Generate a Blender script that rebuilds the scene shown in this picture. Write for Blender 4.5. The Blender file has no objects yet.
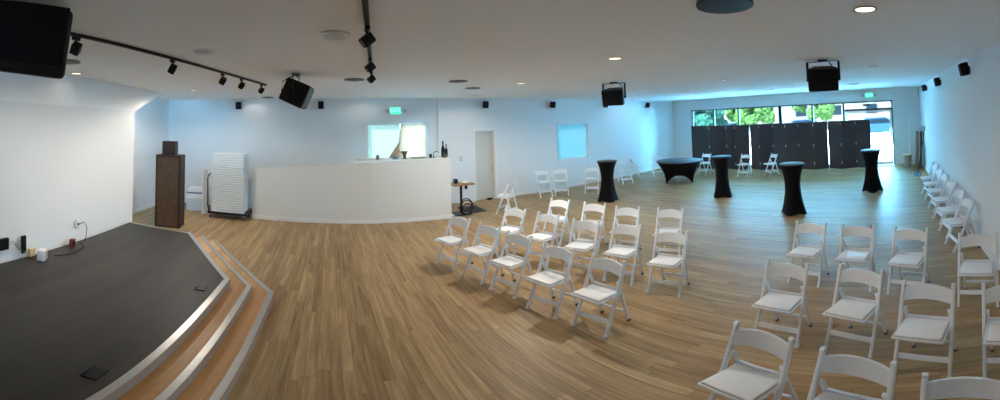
import bpy, bmesh, math, random
from mathutils import Vector, Matrix
PI = math.pi
sc = bpy.context.scene
C = sc.collection
R = random.Random(7)

# ------------------------------------------------------------------ materials
def mat(name, color, rough=0.5, metal=0.0, bump=None, noise=None, spec=0.5, sheen=0.0, emit=None, estr=0.0, coat=0.0):
    m = bpy.data.materials.new(name); m.use_nodes = True
    nt = m.node_tree; b = nt.nodes['Principled BSDF']
    b.inputs['Base Color'].default_value = (*color, 1)
    b.inputs['Roughness'].default_value = rough
    b.inputs['Metallic'].default_value = metal
    b.inputs['Specular IOR Level'].default_value = spec
    b.inputs['Sheen Weight'].default_value = sheen
    b.inputs['Coat Weight'].default_value = coat
    if emit:
        b.inputs['Emission Color'].default_value = (*emit, 1)
        b.inputs['Emission Strength'].default_value = estr
    tc = nt.nodes.new('ShaderNodeTexCoord')
    if noise:                                     # (scale, amount): gentle mottling of the colour
        n = nt.nodes.new('ShaderNodeTexNoise'); n.inputs['Scale'].default_value = noise[0]; n.inputs['Detail'].default_value = 4
        nt.links.new(tc.outputs['Object'], n.inputs['Vector'])
        mx = nt.nodes.new('ShaderNodeMix'); mx.data_type = 'RGBA'
        c2 = tuple(max(0, c * (1 - noise[1])) for c in color)
        c1 = tuple(min(1, c * (1 + noise[1])) for c in color)
        mx.inputs[6].default_value = (*c1, 1); mx.inputs[7].default_value = (*c2, 1)
        nt.links.new(n.outputs['Fac'], mx.inputs[0]); nt.links.new(mx.outputs[2], b.inputs['Base Color'])
    if bump:                                      # (scale, strength)
        n = nt.nodes.new('ShaderNodeTexNoise'); n.inputs['Scale'].default_value = bump[0]; n.inputs['Detail'].default_value = 3
        nt.links.new(tc.outputs['Object'], n.inputs['Vector'])
        bp = nt.nodes.new('ShaderNodeBump'); bp.inputs['Strength'].default_value = bump[1]; bp.inputs['Distance'].default_value = 0.01
        nt.links.new(n.outputs['Fac'], bp.inputs['Height']); nt.links.new(bp.outputs['Normal'], b.inputs['Normal'])
    return m

def plank_mat(name, cols, length, width, rough=0.4, rotz=0.0, grain=0.5, seam=0.5, spec=0.5):
    """Boards along the local X axis: every board has its own tone and a fine lengthwise grain."""
    m = bpy.data.materials.new(name); m.use_nodes = True
    nt = m.node_tree; N = nt.nodes; L = nt.links; b = N['Principled BSDF']
    tc = N.new('ShaderNodeTexCoord'); mp = N.new('ShaderNodeMapping')
    mp.inputs['Rotation'].default_value = (0, 0, rotz)
    L.new(tc.outputs['Object'], mp.inputs['Vector'])
    br = N.new('ShaderNodeTexBrick'); br.offset = 0.0
    br.inputs['Color1'].default_value = (0, 0, 0, 1); br.inputs['Color2'].default_value = (1, 1, 1, 1)
    br.inputs['Mortar'].default_value = (0.5, 0.5, 0.5, 1)
    br.inputs['Scale'].default_value = 1.0; br.inputs['Mortar Size'].default_value = 0.0015
    br.inputs['Mortar Smooth'].default_value = 0.3
    br.inputs['Brick Width'].default_value = length; br.inputs['Row Height'].default_value = width
    sx = N.new('ShaderNodeSeparateXYZ'); L.new(mp.outputs['Vector'], sx.inputs[0])
    dv = N.new('ShaderNodeMath'); dv.operation = 'DIVIDE'; dv.inputs[1].default_value = width; L.new(sx.outputs['Y'], dv.inputs[0])
    fl = N.new('ShaderNodeMath'); fl.operation = 'FLOOR'; L.new(dv.outputs[0], fl.inputs[0])
    wn = N.new('ShaderNodeTexWhiteNoise'); wn.noise_dimensions = '1D'; L.new(fl.outputs[0], wn.inputs['W'])
    ma = N.new('ShaderNodeMath'); ma.operation = 'MULTIPLY_ADD'; ma.inputs[1].default_value = length; L.new(wn.outputs['Value'], ma.inputs[0]); L.new(sx.outputs['X'], ma.inputs[2])
    cb = N.new('ShaderNodeCombineXYZ'); L.new(ma.outputs[0], cb.inputs['X']); L.new(sx.outputs['Y'], cb.inputs['Y'])
    L.new(cb.outputs[0], br.inputs['Vector'])
    # grain: noise stretched along the board
    st = N.new('ShaderNodeMapping'); st.inputs['Scale'].default_value = (1.0, 17.0, 1.0)
    L.new(mp.outputs['Vector'], st.inputs['Vector'])
    off = N.new('ShaderNodeVectorMath'); off.operation = 'ADD'
    sc_ = N.new('ShaderNodeVectorMath'); sc_.operation = 'SCALE'; sc_.inputs['Scale'].default_value = 7.0
    L.new(br.outputs['Color'], sc_.inputs[0]); L.new(st.outputs['Vector'], off.inputs[0]); L.new(sc_.outputs['Vector'], off.inputs[1])
    n1 = N.new('ShaderNodeTexNoise'); n1.inputs['Scale'].default_value = 1.3; n1.inputs['Detail'].default_value = 6; n1.inputs['Distortion'].default_value = 0.8
    L.new(off.outputs['Vector'], n1.inputs['Vector'])
    mixf = N.new('ShaderNodeMath'); mixf.operation = 'MULTIPLY_ADD'; mixf.inputs[1].default_value = grain
    sb = N.new('ShaderNodeMath'); sb.operation = 'MULTIPLY'; sb.inputs[1].default_value = 1 - grain
    sep = N.new('ShaderNodeSeparateColor'); L.new(br.outputs['Color'], sep.inputs[0])
    L.new(sep.outputs[0], sb.inputs[0]); L.new(n1.outputs['Fac'], mixf.inputs[0]); L.new(sb.outputs[0], mixf.inputs[2])
    cr = N.new('ShaderNodeValToRGB'); e = cr.color_ramp.elements
    e[0].position = 0.22; e[0].color = (*cols[0], 1); e[1].position = 0.78; e[1].color = (*cols[-1], 1)
    for i, c in enumerate(cols[1:-1]):
        k = cr.color_ramp.elements.new(0.22 + 0.56 * (i + 1) / (len(cols) - 1)); k.color = (*c, 1)
    L.new(mixf.outputs[0], cr.inputs['Fac'])
    mx = N.new('ShaderNodeMix'); mx.data_type = 'RGBA'; mx.inputs[7].default_value = tuple(c * (1 - seam) for c in cols[0]) + (1,)
    L.new(cr.outputs['Color'], mx.inputs[6]); L.new(br.outputs['Fac'], mx.inputs[0]); L.new(mx.outputs[2], b.inputs['Base Color'])
    b.inputs['Roughness'].default_value = rough; b.inputs['Specular IOR Level'].default_value = spec
    bp = N.new('ShaderNodeBump'); bp.inputs['Strength'].default_value = 0.08; bp.inputs['Distance'].default_value = 0.004
    L.new(n1.outputs['Fac'], bp.inputs['Height']); L.new(bp.outputs['Normal'], b.inputs['Normal'])
    return m

M = {}
M['floor'] = plank_mat('oak_planks', [(0.185, 0.105, 0.044), (0.30, 0.188, 0.086), (0.41, 0.270, 0.130), (0.56, 0.400, 0.215)], 1.3, 0.095, rough=0.46, grain=0.80, seam=0.25, spec=0.3)
M['stage'] = plank_mat('dark_planks', [(0.024, 0.019, 0.015), (0.032, 0.026, 0.021), (0.041, 0.034, 0.027)], 1.3, 0.19, rough=0.5, grain=0.5, seam=0.4)
M['step'] = plank_mat('honey_planks', [(0.44, 0.21, 0.065), (0.55, 0.28, 0.10), (0.64, 0.36, 0.15)], 1.2, 0.15, rough=0.4, grain=0.6)
M['wall'] = mat('white_wall_paint', (0.76, 0.78, 0.79), 0.65, bump=(60, 0.03))
M['bar'] = mat('bar_paint', (0.76, 0.77, 0.74), 0.6, bump=(60, 0.03))
M['ceil'] = mat('grey_ceiling_paint', (0.87, 0.87, 0.865), 0.8, bump=(40, 0.04))
M['base'] = mat('baseboard_white', (0.82, 0.83, 0.83), 0.45)
M['alu'] = mat('brushed_aluminium_trim', (0.50, 0.49, 0.47), 0.34, 0.9, noise=(14, 0.12))
M['riser'] = mat('riser_grey', (0.33, 0.25, 0.20), 0.5, 0.2, noise=(6, 0.15))
M['chair'] = mat('white_resin', (0.78, 0.80, 0.83), 0.42)
M['pad'] = mat('white_vinyl', (0.86, 0.87, 0.89), 0.34, bump=(30, 0.04))
M['seam'] = mat('grey_seam', (0.36, 0.38, 0.41), 0.5)
M['rubber'] = mat('dark_rubber', (0.07, 0.07, 0.075), 0.7)
M['black'] = mat('black_plastic', (0.005, 0.005, 0.006), 0.5, spec=0.25)
M['blackmetal'] = mat('black_metal', (0.007, 0.007, 0.008), 0.42, 0.2, spec=0.3)
M['grille'] = mat('black_grille', (0.003, 0.004, 0.008), 0.6, bump=(400, 0.5), spec=0.2)
M['greygrille'] = mat('grey_grille', (0.12, 0.125, 0.13), 0.6, bump=(300, 0.4))
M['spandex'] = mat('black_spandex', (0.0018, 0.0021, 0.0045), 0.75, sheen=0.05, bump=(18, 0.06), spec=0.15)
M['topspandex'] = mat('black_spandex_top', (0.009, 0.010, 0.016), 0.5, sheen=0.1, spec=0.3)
M['screen'] = mat('dark_brown_vinyl', (0.046, 0.028, 0.029), 0.6, noise=(3, 0.2))
M['whitep'] = mat('white_plastic', (0.80, 0.82, 0.83), 0.4)
M['chrome'] = mat('steel', (0.55, 0.56, 0.58), 0.28, 0.95)
M['darkwood'] = mat('dark_walnut', (0.018, 0.007, 0.005), 0.5, noise=(9, 0.35))
M['oldwood'] = mat('worn_brown_veneer', (0.080, 0.047, 0.024), 0.55, noise=(9, 0.85), bump=(30, 0.2))
M['frame'] = mat('dark_bronze_frame', (0.018, 0.018, 0.02), 0.4, 0.4)
M['tabletop'] = mat('oak_top', (0.30, 0.155, 0.065), 0.4, noise=(12, 0.25))
M['green'] = mat('exit_green', (0.05, 0.55, 0.36), 0.5, emit=(0.05, 0.80, 0.48), estr=0.33)
M['exitletter'] = mat('exit_letter', (0.6, 0.95, 0.8), 0.5, emit=(0.45, 1.0, 0.75), estr=0.33)
M['lens'] = mat('lit_lens', (0.9, 0.85, 0.72), 0.5, emit=(1.0, 0.88, 0.62), estr=1.0)
M['dimlens'] = mat('dim_lens', (0.75, 0.72, 0.62), 0.5, emit=(1.0, 0.88, 0.66), estr=0.2)
M['ring'] = mat('white_ring', (0.45, 0.45, 0.45), 0.4)
M['vent'] = mat('grey_vent', (0.12, 0.12, 0.125), 0.55)
M['door'] = mat('cream_door', (0.62, 0.60, 0.55), 0.5)
M['doorframe'] = mat('door_frame_white', (0.80, 0.81, 0.80), 0.45)
M['carton'] = mat('tan_board', (0.36, 0.27, 0.19), 0.6, noise=(14, 0.2))
M['bluep'] = mat('blue_plastic', (0.08, 0.20, 0.38), 0.4)
M['palep'] = mat('pale_blue_plastic', (0.55, 0.66, 0.76), 0.4)
M['red'] = mat('dark_red_plastic', (0.16, 0.02, 0.015), 0.4)
M['yellow'] = mat('pale_yellow', (0.72, 0.60, 0.36), 0.6)
M['paper'] = mat('cream_cloth', (0.86, 0.82, 0.74), 0.8, bump=(6, 0.2))
M['brownitem'] = mat('olive_brown', (0.10, 0.085, 0.05), 0.5)
M['carpet'] = mat('dark_mat', (0.03, 0.032, 0.035), 0.9)
M['concrete'] = mat('pale_concrete', (0.60, 0.62, 0.64), 0.85, noise=(2, 0.1))
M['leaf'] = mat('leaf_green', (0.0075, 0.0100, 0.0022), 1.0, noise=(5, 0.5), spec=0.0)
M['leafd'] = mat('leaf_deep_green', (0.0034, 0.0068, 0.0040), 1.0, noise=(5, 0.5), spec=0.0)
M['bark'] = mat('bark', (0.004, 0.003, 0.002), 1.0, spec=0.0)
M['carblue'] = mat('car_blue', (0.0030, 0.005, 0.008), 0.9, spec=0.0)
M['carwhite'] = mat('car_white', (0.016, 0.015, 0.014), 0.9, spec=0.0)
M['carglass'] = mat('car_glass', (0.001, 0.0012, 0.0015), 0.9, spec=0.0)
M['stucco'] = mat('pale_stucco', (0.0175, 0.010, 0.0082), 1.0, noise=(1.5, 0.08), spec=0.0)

def film_mat(name, color, trans=0.75):
    m = bpy.data.materials.new(name); m.use_nodes = True
    nt = m.node_tree; N = nt.nodes; N.remove(N['Principled BSDF'])
    d = N.new('ShaderNodeBsdfDiffuse'); d.inputs['Color'].default_value = (*color, 1)
    t = N.new('ShaderNodeBsdfTranslucent'); t.inputs['Color'].default_value = (*color, 1)
    mx = N.new('ShaderNodeMixShader'); mx.inputs['Fac'].default_value = trans
    nt.links.new(d.outputs[0], mx.inputs[1]); nt.links.new(t.outputs[0], mx.inputs[2])
    nt.links.new(mx.outputs[0], N['Material Output'].inputs['Surface'])
    return m
M['filmcream'] = film_mat('cream_window_film', (0.24, 0.185, 0.145))
M['backlit'] = film_mat('backlit_cream_cloth', (0.58, 0.36, 0.26), 0.75)
M['filmcyan'] = film_mat('cyan_window_film', (0.13, 0.142, 0.135))

def glass_mat():
    m = bpy.data.materials.new('clear_glass'); m.use_nodes = True
    nt = m.node_tree; N = nt.nodes; N.remove(N['Principled BSDF'])
    t = N.new('ShaderNodeBsdfTransparent'); t.inputs['Color'].default_value = (0.93, 0.97, 0.97, 1)
    g = N.new('ShaderNodeBsdfGlossy'); g.inputs['Roughness'].default_value = 0.02
    f = N.new('ShaderNodeFresnel'); f.inputs['IOR'].default_value = 1.45
    mx = N.new('ShaderNodeMixShader')
    nt.links.new(f.outputs[0], mx.inputs[0]); nt.links.new(t.outputs[0], mx.inputs[1]); nt.links.new(g.outputs[0], mx.inputs[2])
    nt.links.new(mx.outputs[0], N['Material Output'].inputs['Surface'])
    return m
M['glass'] = glass_mat()

# ------------------------------------------------------------------ mesh helpers
class MB:
    def __init__(s): s.bm = bmesh.new()
    def box(s, c, d, bev=0.0, mx=None, seg=2):
        r = bmesh.ops.create_cube(s.bm, size=1.0); vs = r['verts']
        bmesh.ops.scale(s.bm, vec=Vector(d), verts=vs)
        if bev:
            es = list({e for v in vs for e in v.link_edges})
            k = bmesh.ops.bevel(s.bm, geom=es, offset=bev, segments=seg, affect='EDGES', profile=0.5)
            vs = list({v for f in k['faces'] for v in f.verts} | {v for v in vs if v.is_valid})
        T = (mx if mx is not None else Matrix()) if mx is not None else Matrix()
        bmesh.ops.transform(s.bm, matrix=Matrix.Translation(Vector(c)) @ T.to_4x4(), verts=vs)
        return s
    def bar(s, a, b, w, d, bev=0.0, up=(0, 0, 1)):
        """a straight bar from a to b; w is its width across `side`, d its depth"""
        a, b = Vector(a), Vector(b); z = (b - a).normalized()
        x = Vector(up).cross(z)
        if x.length < 1e-4: x = Vector((1, 0, 0)).cross(z)
        x.normalize(); y = z.cross(x)
        mx = Matrix((x, y, z)).transposed()
        return s.box((a + b) / 2, (w, d, (b - a).length), bev, mx)
    def cyl(s, a, b, r, r2=None, n=16, caps=True):
        a, b = Vector(a), Vector(b); z = (b - a).normalized()
        q = Vector((0, 0, 1)).rotation_difference(z)
        k = bmesh.ops.create_cone(s.bm, cap_ends=caps, cap_tris=False, segments=n, radius1=r, radius2=r if r2 is None else r2, depth=(b - a).length)
        bmesh.ops.transform(s.bm, matrix=Matrix.Translation((a + b) / 2) @ q.to_matrix().to_4x4(), verts=k['verts'])
        return s
    def tube(s, pts, r, n=8):
        pts = [Vector(p) for p in pts]; rings = []
        up = Vector((0.13, 0.31, 0.94))
        for i, p in enumerate(pts):
            t = (pts[min(i + 1, len(pts) - 1)] - pts[max(i - 1, 0)]).normalized()
            x = up.cross(t); x = x.normalized() if x.length > 1e-3 else Vector((1, 0, 0)); y = t.cross(x)
            rings.append([s.bm.verts.new(p + (x * math.cos(2 * PI * k / n) + y * math.sin(2 * PI * k / n)) * r) for k in range(n)])
        for a, b in zip(rings, rings[1:]):
            for k in range(n): s.bm.faces.new((a[k], a[(k + 1) % n], b[(k + 1) % n], b[k]))
        s.bm.faces.new(rings[0][::-1]); s.bm.faces.new(rings[-1]); return s
    def lathe(s, prof, c=(0, 0, 0), n=32):
        c = Vector(c); rings = []
        for r, z in prof:
            rings.append([s.bm.verts.new(c + Vector((r * math.cos(2 * PI * k / n), r * math.sin(2 * PI * k / n), z))) for k in range(n)])
        for a, b in zip(rings, rings[1:]):
            for k in range(n): s.bm.faces.new((a[k], a[(k + 1) % n], b[(k + 1) % n], b[k]))
        s.bm.faces.new(rings[0][::-1]); s.bm.faces.new(rings[-1]); return s
    def prism(s, poly, z0, z1):
        """vertical prism over a 2-D outline"""
        lo = [s.bm.verts.new((x, y, z0)) for x, y in poly]; hi = [s.bm.verts.new((x, y, z1)) for x, y in poly]
        n = len(poly)
        for k in range(n): s.bm.faces.new((lo[k], lo[(k + 1) % n], hi[(k + 1) % n], hi[k]))
        s.bm.faces.new(lo[::-1]); s.bm.faces.new(hi); return s
    def slab(s, poly3, off):
        """closed plate: 3-D outline and the same outline moved by off"""
        o = Vector(off); a = [s.bm.verts.new(Vector(p)) for p in poly3]; b = [s.bm.verts.new(Vector(p) + o) for p in poly3]
        n = len(a)
        for k in range(n): s.bm.faces.new((a[k], a[(k + 1) % n], b[(k + 1) % n], b[k]))
        s.bm.faces.new(a[::-1]); s.bm.faces.new(b); return s
    def sphere(s, c, r, sub=2, scale=(1, 1, 1), jitter=0.0, rnd=None):
        k = bmesh.ops.create_icosphere(s.bm, subdivisions=sub, radius=r)
        for v in k['verts']:
            f = 1 + (rnd.uniform(-jitter, jitter) if rnd else 0)
            v.co = Vector((v.co.x * scale[0], v.co.y * scale[1], v.co.z * scale[2])) * f + Vector(c)
        return s
    def build(s, name, m, parent=None, smooth=False, angle=None):
        bmesh.ops.recalc_face_normals(s.bm, faces=s.bm.faces)
        me = bpy.data.meshes.new(name); s.bm.to_mesh(me); s.bm.free()
        me.materials.append(m if not isinstance(m, str) else M[m])
        if smooth:
            for p in me.polygons: p.use_smooth = True
            me.set_sharp_from_angle(angle=math.radians(angle or 40))
        o = bpy.data.objects.new(name, me); C.objects.link(o)
        if parent is not None: o.parent = parent
        return o

def thing(name, label, cat, loc=(0, 0, 0), rotz=0.0, group=None):
    o = bpy.data.objects.new(name, None); C.objects.link(o)
    o.empty_display_size = 0.1; o.location = loc; o.rotation_euler = (0, 0, rotz)
    o['label'] = label; o['category'] = cat
    if group: o['group'] = group
    return o
def tag(o, label, cat, group=None):
    o['label'] = label; o['category'] = cat
    if group: o['group'] = group
    return o
def struct(o):
    o['kind'] = 'structure'; return o
KIDS = {}
def copy_thing(root, loc, rotz, label, group=None):
    r = root.copy(); C.objects.link(r); r.location = loc; r.rotation_euler = (0, 0, rotz); r['label'] = label
    if group: r['group'] = group
    def rec(src, dst):
        for ch in KIDS.get(src.name) or [o for o in list(src.children)]:
            c = ch.copy(); C.objects.link(c); c.parent = dst; rec(ch, c)
    rec(root, r); return r

# ------------------------------------------------------------------ camera: a wide sweep panorama
F = 354.614; A0 = 885.633; NX, NY = 0.0480, 0.0043; Y0 = 108.06; HE = 2.324
n = Vector((NX, NY, 1)).normalized()
ac = (500 - A0) / F
h = Vector((math.sin(ac), math.cos(ac), 0)); fw = (h - n * h.dot(n)).normalized(); rt = fw.cross(n)
cd = bpy.data.cameras.new('camera'); cam = bpy.data.objects.new('camera', cd); C.objects.link(cam)
cd.type = 'PANO'; cd.panorama_type = 'EQUIRECTANGULAR'
cd.longitude_min = -500 / F; cd.longitude_max = 500 / F
cd.latitude_max = Y0 / F; cd.latitude_min = -(400 - Y0) / F
cd.clip_start = 0.05; cd.clip_end = 300
mw = Matrix((rt, n, -fw)).transposed().to_4x4(); mw.translation = (0, 0, HE); cam.matrix_world = mw
sc.camera = cam

def px_ray(x, y):
    u = (x - 500) / F; v = (Y0 - y) / F
    return (fw * math.cos(u) + rt * math.sin(u)) * math.cos(v) + n * math.sin(v)
def at_line(x, a, b):                        # where the viewing direction of column x meets the line a-b on the floor
    d = px_ray(x, 150); ax, ay = a; bx, by = b
    den = d.x * (by - ay) - d.y * (bx - ax); tt = (ax * (by - ay) - ay * (bx - ax)) / den
    return Vector((d.x * tt, d.y * tt))

# ------------------------------------------------------------------ the room
XL, XR, YF, CE = -9.55, 1.337, 13.99, 3.045
YS, YA = -3.66, -4.62            # wall behind the stage, back wall of the alcove
XA = -6.08                       # where the stage wall ends
FT = 2.57                        # top of the shop front
struct(MB().box((-4.1, 4.75, -0.1), (11.3, 18.9, 0.2)).build('floor', 'floor'))
struct(MB().box((-4.1, 4.75, CE + 0.04), (11.3, 18.9, 0.08)).build('ceiling', 'ceil'))
# left wall with two window openings and a door opening
W1 = (1.02, 2.72, 1.02, 2.37); W2_ = (7.16, 8.56, 0.98, 2.20); D1 = (4.16, 4.79, 0.0, 2.08)
mb = MB()
def seg(y0, y1, z0, z1, x0=XL - 0.14, x1=XL): mb.box(((x0 + x1) / 2, (y0 + y1) / 2, (z0 + z1) / 2), (x1 - x0, y1 - y0, z1 - z0))
ys = -4.85
for (a, b, z0, z1) in (W1, D1, W2_):
    seg(ys, a, 0, CE)
    if z0 > 0: seg(a, b, 0, z0)
    seg(a, b, z1, CE); ys = b
seg(ys, 14.15, 0, CE)
struct(mb.build('wall_left', 'wall'))
mb = MB(); mb.box((XL + 0.02, 3.56, CE / 2), (0.04, 1.05, CE)); struct(mb.build('trim_1', 'wall'))
# far wall: pier left of the shop front, header, pier right
mb = MB()
def segf(x0, x1, z0, z1): mb.box(((x0 + x1) / 2, YF + 0.08, (z0 + z1) / 2), (x1 - x0, 0.16, z1 - z0))
segf(XL - 0.14, -8.52, 0, CE); segf(-8.52, 0.28, FT, CE); segf(0.28, XR + 0.14, 0, CE)
struct(mb.build('wall_far', 'wall'))
struct(MB().box((1.10, YF - 0.06, CE / 2), (0.46, 0.12, CE)).build('trim_2', 'wall'))
struct(MB().box((XR + 0.07, 4.75, CE / 2), (0.14, 18.9, CE)).build('wall_right', 'wall'))
struct(MB().box(((XA + 1.45) / 2, (YS - 0.03 + YA) / 2 - 0.1, 2.57 / 2), (1.45 - XA, YS - YA + 0.15, 2.57), 0.0).build('wall_back', 'wall'))
struct(MB().slab([(XA, YS - 0.035, 2.57), (1.45, YS - 0.035, 2.57), (1.45, YS - 0.035, CE), (XA - 1.3, YS - 0.035, CE)], (0, -0.25, 0)).build('trim_3', 'ceil'))
struct(MB().box(((XL + XA) / 2, YA - 0.07, CE / 2), (XA - XL + 0.2, 0.14, CE)).build('wall_alcove', 'wall'))
# baseboards
def board(name, a, b, hgt=0.10, th=0.015, side=1):
    a, b = Vector((*a, 0)), Vector((*b, 0)); d = (b - a).normalized(); nn = Vector((-d.y, d.x, 0)) * side * th
    o = MB().slab([a, b, b + Vector((0, 0, hgt)), a + Vector((0, 0, hgt))], nn).build(name, 'base'); return struct(o)
board('baseboard_left', (XL, -4.4), (XL, 4.06), side=-1)
board('baseboard_left_far', (XL, 4.88), (XL, 13.98), side=-1)
board('baseboard_far', (XL, YF), (-8.58, YF), side=-1)
board('baseboard_right', (XR, -1.1), (XR, 13.8), side=1)
board('baseboard_alcove', (XL + 0.02, YA), (XA, YA), side=1)
# bar: a painted half wall whose face bows slightly, with a ledge behind
BAR = [(-8.46, -1.84, 1.23), (-8.27, -0.67, 1.345), (-8.16, 0.26, 1.415), (-8.07, 0.97, 1.455), (-8.03, 2.08, 1.465), (-8.03, 2.86, 1.47)]
mb = MB(); bm = mb.bm; rows = []
for x, y, z in BAR:
    rows.append([bm.verts.new(p) for p in ((x, y, 0), (x, y, z), (x - 0.14, y, z), (x - 0.14, y, 0))])
for a, b in zip(rows, rows[1:]):
    for k in range(4): bm.faces.new((a[k], a[(k + 1) % 4], b[(k + 1) % 4], b[k]))
bm.faces.new(rows[0]); bm.faces.new(rows[-1][::-1])
struct(mb.build('wall_bar', 'bar'))
mb = MB(); bm = mb.bm; rows = []
for x, y, z in BAR:
    rows.append([bm.verts.new(p) for p in ((x, y, 0.0), (x, y, 0.09), (x + 0.014, y, 0.09), (x + 0.014, y, 0.0))])
for a, b in zip(rows, rows[1:]):
    for k in range(4): bm.faces.new((a[k], a[(k + 1) % 4], b[(k + 1) % 4], b[k]))
bm.faces.new(rows[0]); bm.faces.new(rows[-1][::-1])
struct(mb.build('baseboard_bar', 'base'))
# bar counter behind the half wall (a shelf level with its top at the near end)
led = MB().box((-8.585, 1.77, 1.455), (0.52, 2.20, 0.04), 0.004)
for y in (0.85, 2.6): led.box((-8.60, y, 0.7175), (0.44, 0.04, 1.435))
tag(led.build('bar_counter', 'bar'), 'pale raised counter running along behind the white bar half wall', 'counter')

# stage and steps
EX = 1.30                        # right end of stage and steps
def poly_off(d):                 # outline offset outward by d (front, chamfer, left side)
    P1 = Vector((-5.86, -2.36)); P2 = Vector((-4.13, -1.16))
    t = (P2 - P1).normalized(); nrm = Vector((-t.y, t.x))
    yf = -1.16 + d
    a = P1 + nrm * d
    # chamfer meets front line y = yf
    s_ = (yf - a.y) / t.y; p2 = a + t * s_
    xl = -5.88
    p1 = a + t * ((xl - 0.20 * d / 0.25 - a.x) / t.x) if d > 0 else a
    return p1, p2, yf
def tier(name, d, z0, z1, m, riser_m):
    p1, p2, yf = poly_off(d)
    if d == 0:
        poly = [(-5.96, YS), (EX, YS), (EX, yf), (p2.x, p2.y), (p1.x, p1.y)]
    else:
        q1, q2, qf = poly_off(d - 0.23)
        poly = [(q1.x, q1.y), (p1.x, p1.y), (p2.x, p2.y), (EX, yf), (EX, qf), (q2.x, q2.y)]
    top = MB().prism(poly, z0, z1).build(name, m)
    return top, (p1, p2, yf)
def strip(pts, w, z, th, side, dz=0.0):
    """a flat strip of width w laid inward from a polyline (mitred)"""
    mb = MB(); bm = mb.bm; rows = []
    pts = [Vector(p) for p in pts]
    for i, p in enumerate(pts):
        ds = []
        if i > 0: ds.append((p - pts[i - 1]).normalized())
        if i < len(pts) - 1: ds.append((pts[i + 1] - p).normalized())
        nn = [Vector((d.y, -d.x)) * side for d in ds]
        m_ = sum(nn, Vector((0, 0))).normalized(); k = w / max(0.3, m_.dot(nn[0]))
        q = p + m_ * k
        rows.append([bm.verts.new(v) for v in ((p.x, p.y, z), (p.x, p.y, z + th), (q.x, q.y, z + th), (q.x, q.y, z))])
    for a, b in zip(rows, rows[1:]):
        for k in range(4): bm.faces.new((a[k], a[(k + 1) % 4], b[(k + 1) % 4], b[k]))
    bm.faces.new(rows[0]); bm.faces.new(rows[-1][::-1]); return mb
HT = 0.33
o, (p1, p2, yf) = tier('stage', 0.0, 0.0, HT, 'stage', None)
tag(o, 'low dark grey plank stage with a chamfered corner before the white wall', 'stage')
stage = o
tr = strip([(-5.96, YS + 0.01), (-5.86, -2.36), (p2.x, p2.y), (EX, yf)], 0.065, HT, 0.006, 1); k = tr.build('nosing', 'alu', stage); k['label'] = 'silver metal edge strip'
k = strip([(-5.96, YS + 0.01), (-5.86, -2.36), (p2.x, p2.y), (EX, yf)], -0.006, 0.222, HT - 0.217, 1).build('riser', 'riser', stage); k['label'] = 'grey face below the edge strip'
prev = None
for i, (d, z1, lab) in enumerate(((0.25, 0.22, 'upper honey wood step with silver nosing just below the dark stage'), (0.50, 0.11, 'lower honey wood step with silver nosing nearest the floor'))):
    a1, a2, af = poly_off(d); b1, b2, bf = poly_off(d - 0.25)
    if i == 0: b1 = Vector((-5.863, -2.352))
    sfx = 0.007 if i == 0 else 0.001
    poly = [(a1.x, a1.y), (a2.x, a2.y), (EX, af), (EX, bf + 0.0075), (b2.x - 0.003, b2.y + 0.0075), (b1.x - 0.004, b1.y + 0.0065)]
    s_ = MB().prism(poly, 0.0, z1).build('stage_step', 'step')
    tag(s_, lab, 'step', 'steps up to the stage')
    k = strip([(a1.x, a1.y), (a2.x, a2.y), (EX, af)], 0.062, z1, 0.006, 1).build('nosing', 'alu', s_); k['label'] = 'silver metal edge strip'
    k = strip([(a1.x, a1.y), (a2.x, a2.y), (EX, af)], -0.006, max(0.002, z1 - 0.108), min(0.113, z1 + 0.004), 1).build('riser', 'riser', s_); k['label'] = 'grey face below the edge strip'

# ------------------------------------------------------------------ windows and doors of the left wall
def win_left(name, y0, y1, z0, z1, film, fr=0.05, mullion=False):
    t = bpy.data.objects.new(name, None); C.objects.link(t); t['kind'] = 'structure'
    mb = MB(); X = XL - 0.10
    for (ya, yb, za, zb) in ((y0, y1, z0, z0 + fr), (y0, y1, z1 - fr, z1), (y0, y0 + fr, z0, z1), (y1 - fr, y1, z0, z1)):
        mb.box((X, (ya + yb) / 2, (za + zb) / 2), (0.05, yb - ya, zb - za))
    mb.build('window_frame', 'base', t)
    MB().box((X, (y0 + y1) / 2, (z0 + z1) / 2), (0.008, y1 - y0 - 2 * fr + 0.01, z1 - z0 - 2 * fr + 0.01)).build('window_pane', film, t)
    return t
w1 = win_left('window_1', *W1, 'filmcream')
k = [o for o in w1.children if o.name.startswith('window_pane')][0]
bpy.data.objects.remove(k)
MB().box((XL - 0.10, (W1[0] + 0.05 + 1.97) / 2, (W1[2] + W1[3]) / 2), (0.008, 1.97 - W1[0] - 0.05, W1[3] - W1[2] - 0.09)).build('window_pane', 'filmcream', w1)
MB().box((XL - 0.10, (W1[1] - 0.05 + 1.97) / 2, (W1[2] + W1[3]) / 2), (0.008, W1[1] - 1.97 - 0.05, W1[3] - W1[2] - 0.09)).build('window_pane', 'glass', w1)
w2 = win_left('window_2', *W2_, 'filmcyan', 0.03)
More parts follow.
